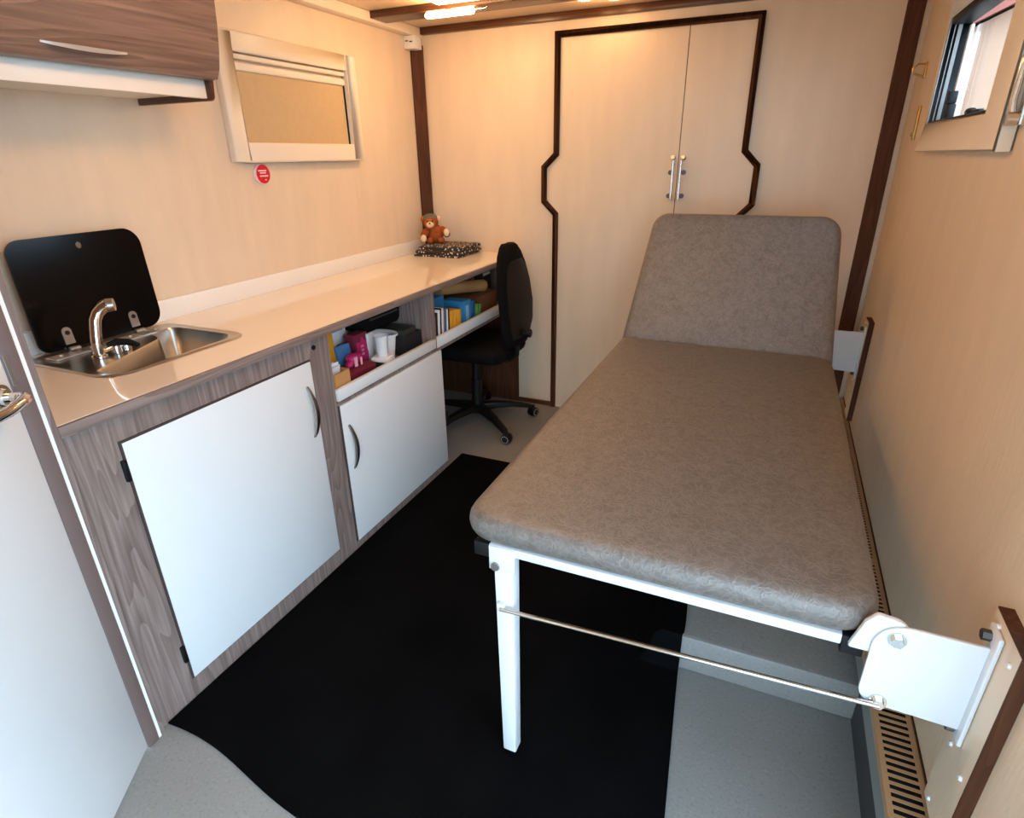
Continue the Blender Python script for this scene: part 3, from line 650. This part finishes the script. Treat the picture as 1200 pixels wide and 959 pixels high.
for k in range(2): slab('leaflet', (-.075, 2.152+.028*k, SH), (.09, .014, .085), 0, 0, grn, ['green leaflet stack nearer the blue carton', 'green leaflet stack nearer the brown box'][k], 'leaflet', .001, 'green leaflets', rx=-14)
slab('box', (-.23, 2.35, SH), (.30, .26, .10), 0, 0, colmat('brown_box', (120, 72, 40), .8), 'brown cardboard box under the kraft paper roll', 'box', .002)
rl = thing('paper_roll', (-.13, 2.2, SH+.10), 'kraft paper roll lying across the brown box', 'roll')
MB().tube([(-.19, 2.03, .795), (-.12, 2.40, .7475)], .032, 20).build('roll', kraft, rl)
MB().cyl((-.1205, 2.399, .7475), (-.1196, 2.405, .747), .018, n=16).build('core', colmat('roll_core', (120, 80, 46), .9), rl)
rw = slab('leaflet_pile', (-.235, 1.83, SH+.161), (.12, .24, .022), 8, 0, pch, 'pile of white leaflets lying on the long blue carton', 'paper')
MB().box(-.25, -.187, 1.725, 1.79, SH+.183, SH+.189).build('red_cover', maroon, rw)
ctn = slab('carton', (-.27, 2.40, SH+.101), (.12, .14, .095), 0, 0, paper, 'white carton with maroon stripe at the back of the right cubby', 'carton')
B(-.211, -.209, 2.332, 2.468, .765, .783).build('stripe', maroon, ctn)
c3 = slab('carton', (-.25, 2.55, SH), (.16, .10, .19), 0, 0, bk, 'black carton in the far corner of the right cubby', 'carton')
B(-.171, -.169, 2.505, 2.595, .775, .79).build('label_panel', ltg, c3)

# ------------------------------------------------------------------ under the desk
bn = thing('waste_bin', (-.15, 1.81, 0), 'black waste bin with liner bag under the desk', 'bin')
MB().loft([[(-.15+r*math.cos(2*PI*k/20), 1.81+r*math.sin(2*PI*k/20), z) for k in range(20)] for r, z in ((.065, .001), (.086, .22), (.089, .222), (.08, .22), (.06, .01))]).build('bucket', M['black'], bn)
lg = MB(); rings = []
for r, z in ((.089, .17), (.094, .205), (.093, .235), (.075, .25), (.08, .225)):
    rings.append([(-.15+(r+random.uniform(-.004, .004))*math.cos(2*PI*k/26), 1.81+(r+random.uniform(-.004, .004))*math.sin(2*PI*k/26), z+random.uniform(-.012, .012)) for k in range(26)])
lg.loft(rings, caps=False).build('liner', mat('bin_bag', (18, 18, 20), .25), bn, smooth=20)

# ------------------------------------------------------------------ office chair
CX, CY = -.10, 2.24
ch = thing('office_chair', (CX, CY, 0), 'black fabric office chair pushed under the desk', 'chair')
bs_ = MB().cyl((CX, CY, .07), (CX, CY, .12), .045, .035, 20); bs_.build('hub', M['black'], ch)
for k in range(5):
    a = math.radians(36+72*k); d = Vector((math.cos(a), math.sin(a), 0)); p = Vector((-d.y, d.x, 0)); c = Vector((CX, CY, 0)); rings = []
    for t, z0, z1, wv in ((.0, .075, .12, .03), (.10, .082, .115, .026), (.20, .078, .104, .022), (.28, .062, .085, .019), (.315, .052, .076, .017)):
        q = c+d*t; rings.append([q-p*wv+Vector((0, 0, z0)), q+p*wv+Vector((0, 0, z0)), q+p*wv*.8+Vector((0, 0, z1)), q-p*wv*.8+Vector((0, 0, z1))])
    MB().loft(rings).build('base_arm', M['black'], ch, .003)
    q = c+d*.325; sw = Vector((math.cos(a+.6), math.sin(a+.6), 0)); ax = Vector((-sw.y, sw.x, 0))
    cs = MB().cyl(q+Vector((0, 0, .045)), q+Vector((0, 0, .07)), .009)
    for s in (-1, 1): cs.cyl(q+ax*s*.006+Vector((0, 0, .0285)), q+ax*s*.023+Vector((0, 0, .0285)), .028, .026, 20)
    cs = cs.build('caster', M['black'], ch)
    for s in (-1, 1):
        rg = MB(); ring = []
        c0 = q+ax*s*.0232+Vector((0, 0, .0285))
        for rr in (.017, .021): ring.append([c0+sw*rr*math.cos(2*PI*i/20)+Vector((0, 0, rr*math.sin(2*PI*i/20))) for i in range(20)])
        for rr in (.021, .017): ring.append([c0+ax*s*.0015+sw*rr*math.cos(2*PI*i/20)+Vector((0, 0, rr*math.sin(2*PI*i/20))) for i in range(20)])
        rg.loft(ring+[ring[0]], caps=False)
        rg.build('wheel_ring', M['grey'], cs)
MB().cyl((CX, CY, .12), (CX, CY, .26), .03, .028, 18).cyl((CX, CY, .26), (CX, CY, .40), .02, n=16).build('gas_column', M['black'], ch)
MB().box(CX-.10, CX+.10, CY-.08, CY+.08, .385, .418).box(CX+.08, CX+.2, CY-.03, CY+.03, .388, .402).build('seat_plate', M['black'], ch, .006)
seat = [(CX-.21, CY-.21), (CX+.235, CY-.205), (CX+.235, CY+.205), (CX-.21, CY+.21)]
def cushion(corners, radii, prof_, fn, seg=8):
    """padded slab over a convex outline: every ring is the outline inset and rounded afresh"""
    n = len(corners); rings = []
    for ins, z in prof_:
        cs = []
        for i in range(n):
            p, q, r = Vector(corners[i-1]), Vector(corners[i]), Vector(corners[(i+1) % n])
            d1, d2 = (q-p).normalized(), (r-q).normalized(); n1, n2 = Vector((-d1.y, d1.x)), Vector((-d2.y, d2.x))
            cs.append(tuple(q+(n1+n2)*(ins/(1+n1.dot(n2)))))
        rings.append([fn(u, v, z) for u, v in rpoly(cs, [max(.006, r-ins) for r in radii], seg)])
    return MB().loft(rings)
cushion(seat, [.07]*4, ((.03, .418), (.008, .425), (0, .445), (.004, .475), (.02, .492), (.05, .50)), FXY).build('seat', M['fabric'], ch, smooth=60)
# backrest, seen nearly edge on
bx0 = CX+.245; rings = []
for z, hw, xo in ((.50, .13, .0), (.53, .16, .0), (.60, .185, .004), (.70, .195, .0), (.80, .185, -.012), (.89, .16, -.026), (.95, .128, -.036), (.985, .09, -.042), (1.0, .05, -.045)):
    ring = []
    for k in range(13):
        t = -1+2*k/12; ring.append((bx0+xo+.03*(1-t*t)+.012, CY+hw*t, z))
    for k in range(13):
        t = 1-2*k/12; ring.append((bx0+xo+.03*(1-t*t)-.032*(1-t**4)-.006, CY+hw*t, z))
    rings.append(ring)
MB().loft(rings).build('backrest', M['fabric'], ch, .004, smooth=60)
rings = []
for z, hw, xo in ((.54, .11, .0), (.60, .14, .004), (.70, .15, .0), (.80, .14, -.012), (.89, .11, -.026), (.925, .07, -.03)):
    rings.append([(bx0+xo+.03*(1-t*t*.55)+.018, CY+hw*t, z) for t in [-1+2*k/12 for k in range(13)]]+[(bx0+xo+.03*(1-t*t*.55)+.006, CY+hw*t, z) for t in [1-2*k/12 for k in range(13)]])
MB().loft(rings).build('back_shell', M['blackbrown'], ch, smooth=60)
MB().tube([(CX+.14, CY, .395), (CX+.20, CY, .40), (CX+.245, CY, .43), (CX+.255, CY, .60)], [.016, .016, .014, .010], 10).build('back_strut', M['black'], ch)
MB().cyl((CX+.28, CY-.02, .56), (CX+.335, CY-.02, .56), .02, .022, 14).build('knob', M['black'], ch, .003)

# ------------------------------------------------------------------ rubber mat (drapes over the platform)
def sst(t): t = max(0, min(1, t)); return t*t*(3-2*t)
def mz(x, y):
    return STEP_Z*sst((y-(STEP_Y-.016))/.014)*sst((x-(STEP_X-.05))/.048)
ys = sorted(set([round(.05+.02*k, 4) for k in range(91)]+[STEP_Y-.018, STEP_Y-.014, STEP_Y-.011, STEP_Y-.008, STEP_Y-.005, STEP_Y-.002, STEP_Y+.004]))
NX = 64; top_ = []; 
def near_y(x): return .172-.09*min(1, x/.5)**1.6*.55-.03*sst((x-.5)/.8)+.008*math.sin(x*11)
def right_x(y): 
    if y < .9: return 1.305-.072*((y-.05)/.85)
    return 1.233-.015*sst((y-.9)/.3)+.004*math.sin(y*9)
g = MB(); rows = []
xs = [k/NX for k in range(NX+1)]
for j, yv in enumerate(ys):
    row = []
    for s in xs:
        xr_ = right_x(yv); x = .003+(xr_-.003)*s; ny = near_y(x)
        yy = ny+(1.84-ny)*(yv-.05)/(1.85-.05) if yv < STEP_Y-.1 else None
        t = (yv-.05)/(STEP_Y-.1-.05)
        yy = ny+(STEP_Y-.1-ny)*t if t < 1 else yv
        row.append((x, yy, mz(x, yy)+.0015+.0012*math.sin(5*x+1)*math.sin(7*yy)))
    rows.append(row)
nv = NX+1; vs = [p for r in rows for p in r]; nb = len(vs)
fs = []
for j in range(len(rows)-1):
    for i in range(NX): fs.append((j*nv+i, j*nv+i+1, (j+1)*nv+i+1, (j+1)*nv+i))
vt = [(p[0], p[1], p[2]+.0045) for p in vs]; ft = [tuple(i+nb for i in f) for f in fs]
g.add(vs+vt, [f[::-1] for f in fs]+ft)
border = [i for i in range(nv)]+[j*nv+NX for j in range(1, len(rows))]+[(len(rows)-1)*nv+i for i in range(NX-1, -1, -1)]+[j*nv for j in range(len(rows)-2, 0, -1)]
g.f += [(border[k], border[(k+1) % len(border)], border[(k+1) % len(border)]+nb, border[k]+nb) for k in range(len(border))]
tag(g.build('rubber_mat', M['mat'], None, smooth=60), 'large black rubber mat on the floor before the cabinets', 'mat')

# ------------------------------------------------------------------ heater duct along the right wall
vb = thing('heater_duct', (XR-.04, 1.1, .1), 'tan slotted heating grille along the foot of the right wall', 'heater')
VZ, VX = .285, 1.653
gm = MB(); VY0, VY1 = SY_OPEN+.01, 2.60
gm.box(VX, VX+.010, VY0, VY1, VZ-.004, VZ); gm.box(XR-.012, XR-.001, VY0, VY1, VZ-.004, VZ); gm.box(VX, VX+.003, VY0, VY1, VZ-.02, VZ-.004)
pitch = .0168; k = 0; yv = VY0
while yv < VY1:
    wbar = .0066 if k % 62 else .035
    gm.box(VX+.010, XR-.012, yv, yv+wbar, VZ-.002, VZ); yv += pitch if k % 62 else .042; k += 1
gm.build('grille', M['vent'], vb)
B(VX+.012, XR-.002, VY0, VY1, VZ-.012, VZ-.006).build('slot_shadow', M['dark'], vb)  # black sheet paints the shade seen through the slots
B(VX+.001, VX+.012, VY0, VY1, VZ-.075, VZ-.02).build('lip', M['lip'], vb)
B(VX+.03, VX+.036, VY0, VY1, 0, VZ-.05).build('back_board', colmat('recess_shadow', (60, 60, 60), .7), vb)  # dark colour paints the shadow below the overhanging grille
B(XR-.003, XR-.0005, VY0, VY1, VZ, VZ+.006).build('wood_bead', M['trim'], vb)

# ------------------------------------------------------------------ treatment couch
co = thing('treatment_couch', (1.17, 1.2, 0), 'grey leatherette treatment couch with raised backrest on a white steel frame', 'couch')
PX0, PX1, PY0, PY1 = .782, 1.568, .437, 1.86
sp = [(PX0, PY0), (PX1, PY0), (PX1, PY1), (PX0, PY1)]
def padprof(t, r):   # bullnose section: inset, height
    out = []
    for k in range(9):
        a = -PI/2+PI*k/8; out.append((r*(1-math.cos(a)), t/2+t/2*math.sin(a)))
    out += [(r+.02, t+.0015), (r+.05, t+.0028), (r+.12, t+.004)]
    return out
cushion(sp, [.075, .075, .085, .03], padprof(.064, .028), lambda u, v, z: (u, v, .641+z)).build('seat_pad', M['leather'], co, smooth=70)
th = math.radians(64.5)
def bp_(u, v, z):    # local: u across, v up the backrest, z thickness (towards the room front)
    return (u, 1.846+v*math.cos(th)-z*math.sin(th)+.058, .672+v*math.sin(th)+z*math.cos(th)-.03)
bp = [(.778, 0), (1.572, 0), (1.528, .565), (.838, .565)]
cushion(bp, [.012, .012, .075, .065], padprof(.058, .026), bp_).build('back_pad', M['leather'], co, smooth=70)
# underside and frame
B(.84, 1.53, .50, 1.84, .628, .644).build('base_board', M['black'], co)
fm = MB().box(.85, 1.515, .448, .473, .620, .6405); fm.box(.85, .875, .473, 1.84, .612, .6405); fm.box(1.49, 1.515, .473, 1.84, .612, .6405); fm.box(.875, 1.49, 1.815, 1.84, .612, .6405)
fm.build('frame', M['metal'], co, .002)
MB().box(.815, .8495, .447, .474, .606, .6405).build('end_cap', M['black'], co, .002)
MB().box(1.5155, 1.55, .447, .474, .604, .6405).build('end_cap', M['black'], co, .002)
bf = MB()
for x in (.92, 1.45):
    a = bp_(x, .02, -.003); b_ = bp_(x, .50, -.003); bf.tube([a, b_], .011, 8)
a = bp_(.92, .30, -.004); b_ = bp_(1.45, .30, -.004); bf.tube([a, b_], .009, 8)
st1 = bp_(1.18, .30, -.004); bf.tube([st1, (1.18, 1.83, .625)], .010, 8); bf.tube([(1.18, 1.83, .625), (.93, 1.83, .625)], .008, 8)
bf.build('back_support', M['metal'], co)
def leg(y, z0, sgn):
    l = MB().add([(.868, y, z0), (.902, y, z0), (.902, y+.034, z0), (.868, y+.034, z0), (.858, y, .614), (.904, y, .614), (.904, y+.034, .614), (.858, y+.034, .614)], [(0, 1, 2, 3), (4, 5, 6, 7), (0, 1, 5, 4), (1, 2, 6, 5), (2, 3, 7, 6), (3, 0, 4, 7)])
    o = l.build('leg', M['metal'], co, .003)
    MB().box(.851, .910, y-.0075, y+.0, .580, .639).build('leg_bracket', M['metal'], o, .001)
    MB().cyl((.866, y-.0075, .590), (.866, y-.0125, .590), .010, n=16).build('bolt', M['nickel'], o)
    MB().box(.871, .899, y+.003, y+.031, z0-.005, z0+.001).build('foot', M['black'], o)
    return o
l1 = leg(.452, .0142, 1); leg(1.80, .0142, 1)
B(.868, .885, .440, .452, .468, .492).build('rod_bracket', M['metal'], l1, .002)
MB().tube([(.876, .440, .480), (1.57, .418, .538), (1.586, .417, .540)], .0048, 12).build('tie_rod', M['chrome'], co)
# wall boards and brackets
def mount(yc, z0, flip, label, yb0, yb1, plate_y, zb):
    wb = thing('wall_board', (XR, yc, z0), label, 'board', 'boards behind the couch brackets')
    bd_ = MB().box(XR-.020, XR, yb0, yb1, z0, z0+.43).build('board', M['panel'], wb)
    ed = MB().box(XR-.0202, XR, yb0-.003, yb0, z0-.003, z0+.433).box(XR-.0202, XR, yb0, yb1, z0+.43, z0+.433)
    ed.build('edging', M['trim'], wb)
    for dy, dz in ((.02, .41), (.085, .425), (.02, .17), (.085, .17), (.085, .03)):
        MB().cyl((XR-.019, yb0+dy, z0+dz-.012), (XR-.024, yb0+dy, z0+dz-.012), .0055, .004, 12).build('screw_cap', M['white'], wb)
    # bracket: belongs to the couch
    pr = rpoly([(1.553, zb), (XR-.026, zb-.004), (XR-.026, zb+.17), (1.553, zb+.17)], [.03, 0, 0, .048], 7)
    br = MB().prism(pr, FXZ, plate_y, plate_y+.006).build('wall_bracket', M['metal'], co, .0012)
    B(XR-.028, XR-.0203, plate_y-.014, plate_y+.03, zb-.026, zb+.20).build('flange', M['metal'], br, .003)
    for z in (zb-.012, zb+.184): MB().cyl((XR-.028, plate_y+.014, z), (XR-.04, plate_y+.014, z), .009, n=6).build('flange_nut', M['dkmet'], br)
    for x, z in ((1.584, zb+.145), (1.584, zb+.010)):
        MB().cyl((x, plate_y, z), (x, plate_y-.004, z), .0135, n=20).cyl((x, plate_y-.004, z), (x, plate_y-.012, z), .0095, n=6).build('bolt', M['chrome'], br)
    # swivel behind the bracket, on the frame end
    sw_ = rpoly([(1.522, zb+.10), (1.60, zb+.10), (1.605, zb+.172), (1.552, zb+.178), (1.538, zb+.158)], [.004, .03, .03, .008, .01], 5)
    MB().prism(sw_, FXZ, plate_y+.0065, plate_y+.0165).build('swivel_plate', M['metal'], br, .002)
mount(.43, .318, 1, 'beige board with dark edging on the right wall behind the near couch bracket', .362, .472, .428, .531)
mount(2.28, .318, 1, 'beige board with dark edging on the right wall behind the far couch bracket', 2.235, 2.335, 2.262, .531)
# far half of the frame below the raised backrest
MB().box(1.49, 1.515, 1.84, 2.27, .612, .6405).box(.85, .875, 1.84, 2.27, .612, .6405).box(.85, 1.53, 2.27, 2.295, .612, .6405).build('rear_frame', M['metal'], co, .002)

# ------------------------------------------------------------------ lamps
def area(name, loc, power, size, parent=None, sy_=None, rot=(0, 0, 0)):
    l = bpy.data.lights.new(name, 'AREA'); l.energy = power; l.color = WARM; l.size = size
    if sy_: l.shape = 'RECTANGLE'; l.size_y = sy_
    o = bpy.data.objects.new(name, l); C.objects.link(o); o.location = loc; o.rotation_euler = rot
    return o
def point(name, loc, power, r):
    l = bpy.data.lights.new(name, 'POINT'); l.energy = power; l.color = WARM; l.shadow_soft_size = r
    o = bpy.data.objects.new(name, l); C.objects.link(o); o.location = loc; return o
cl_ = thing('ceiling_lamp', (.54, .75, ZC), 'round warm ceiling lamp above the middle of the room', 'lamp')
MB().cyl((.54, .75, ZC), (.54, .75, ZC-.03), .12, .115, 32).build('rim', M['chrome'], cl_)
MB().ell((.54, .75, ZC-.028), (.10, .10, .022)).build('lens', M['lens_glow'], cl_, smooth=80)
point('ceiling_lamp_light', (.54, .75, ZC-.12), P_MAIN, .06)
# lamp at the beam; glowing tube and holder model its reflection in the gloss
bl_ = thing('beam_lamp', (-.1, 2.1, ZC), 'ceiling lamp with its modelled reflection on the beam at the top edge', 'lamp')
MB().box(-.13, .11, 1.92, 2.075, 1.985, ZC-.0).build('housing', M['chrome'], bl_, .003)
MB().box(-.115, .095, 1.93, 2.065, 1.972, 1.986).build('lens', M['glow'], bl_, .004)
MB().tube([(-.245, 2.175, 1.964), (-.235, 2.175, 1.964), (-.01, 2.175, 1.964), (.0, 2.175, 1.964)], [.004, .013, .013, .004], 12).build('lamp_reflection', M['glow'], bl_)
MB().tube([(.0, 2.175, 1.964), (.02, 2.175, 1.966), (.04, 2.18, 1.966), (.055, 2.18, 1.972)], [.005, .008, .008, .003], 10).box(-.14, -.11, 2.168, 2.186, 1.964, 1.98).build('holder_reflection', M['chrome'], bl_)
point('beam_lamp_light', (-.1, 2.1, 1.92), P_BEAM, .03)
dl = []
for k, (x, y, lb) in enumerate(((.415, 2.385, 'left ceiling downlight before the wardrobe'), (.535, 2.425, 'right ceiling downlight before the wardrobe'))):
    t = thing('downlight', (x, y, ZC), lb, 'lamp', 'ceiling downlights')
    MB().cyl((x, y, ZC), (x, y, ZC-.008), .035, .033, 24).build('rim', M['chrome'], t)
    MB().cyl((x, y, ZC-.007), (x, y, ZC-.010), .026, .024, 24).build('lens', M['glow'], t)
    point('downlight_light', (x, y, ZC-.05), P_SPOT, .03)
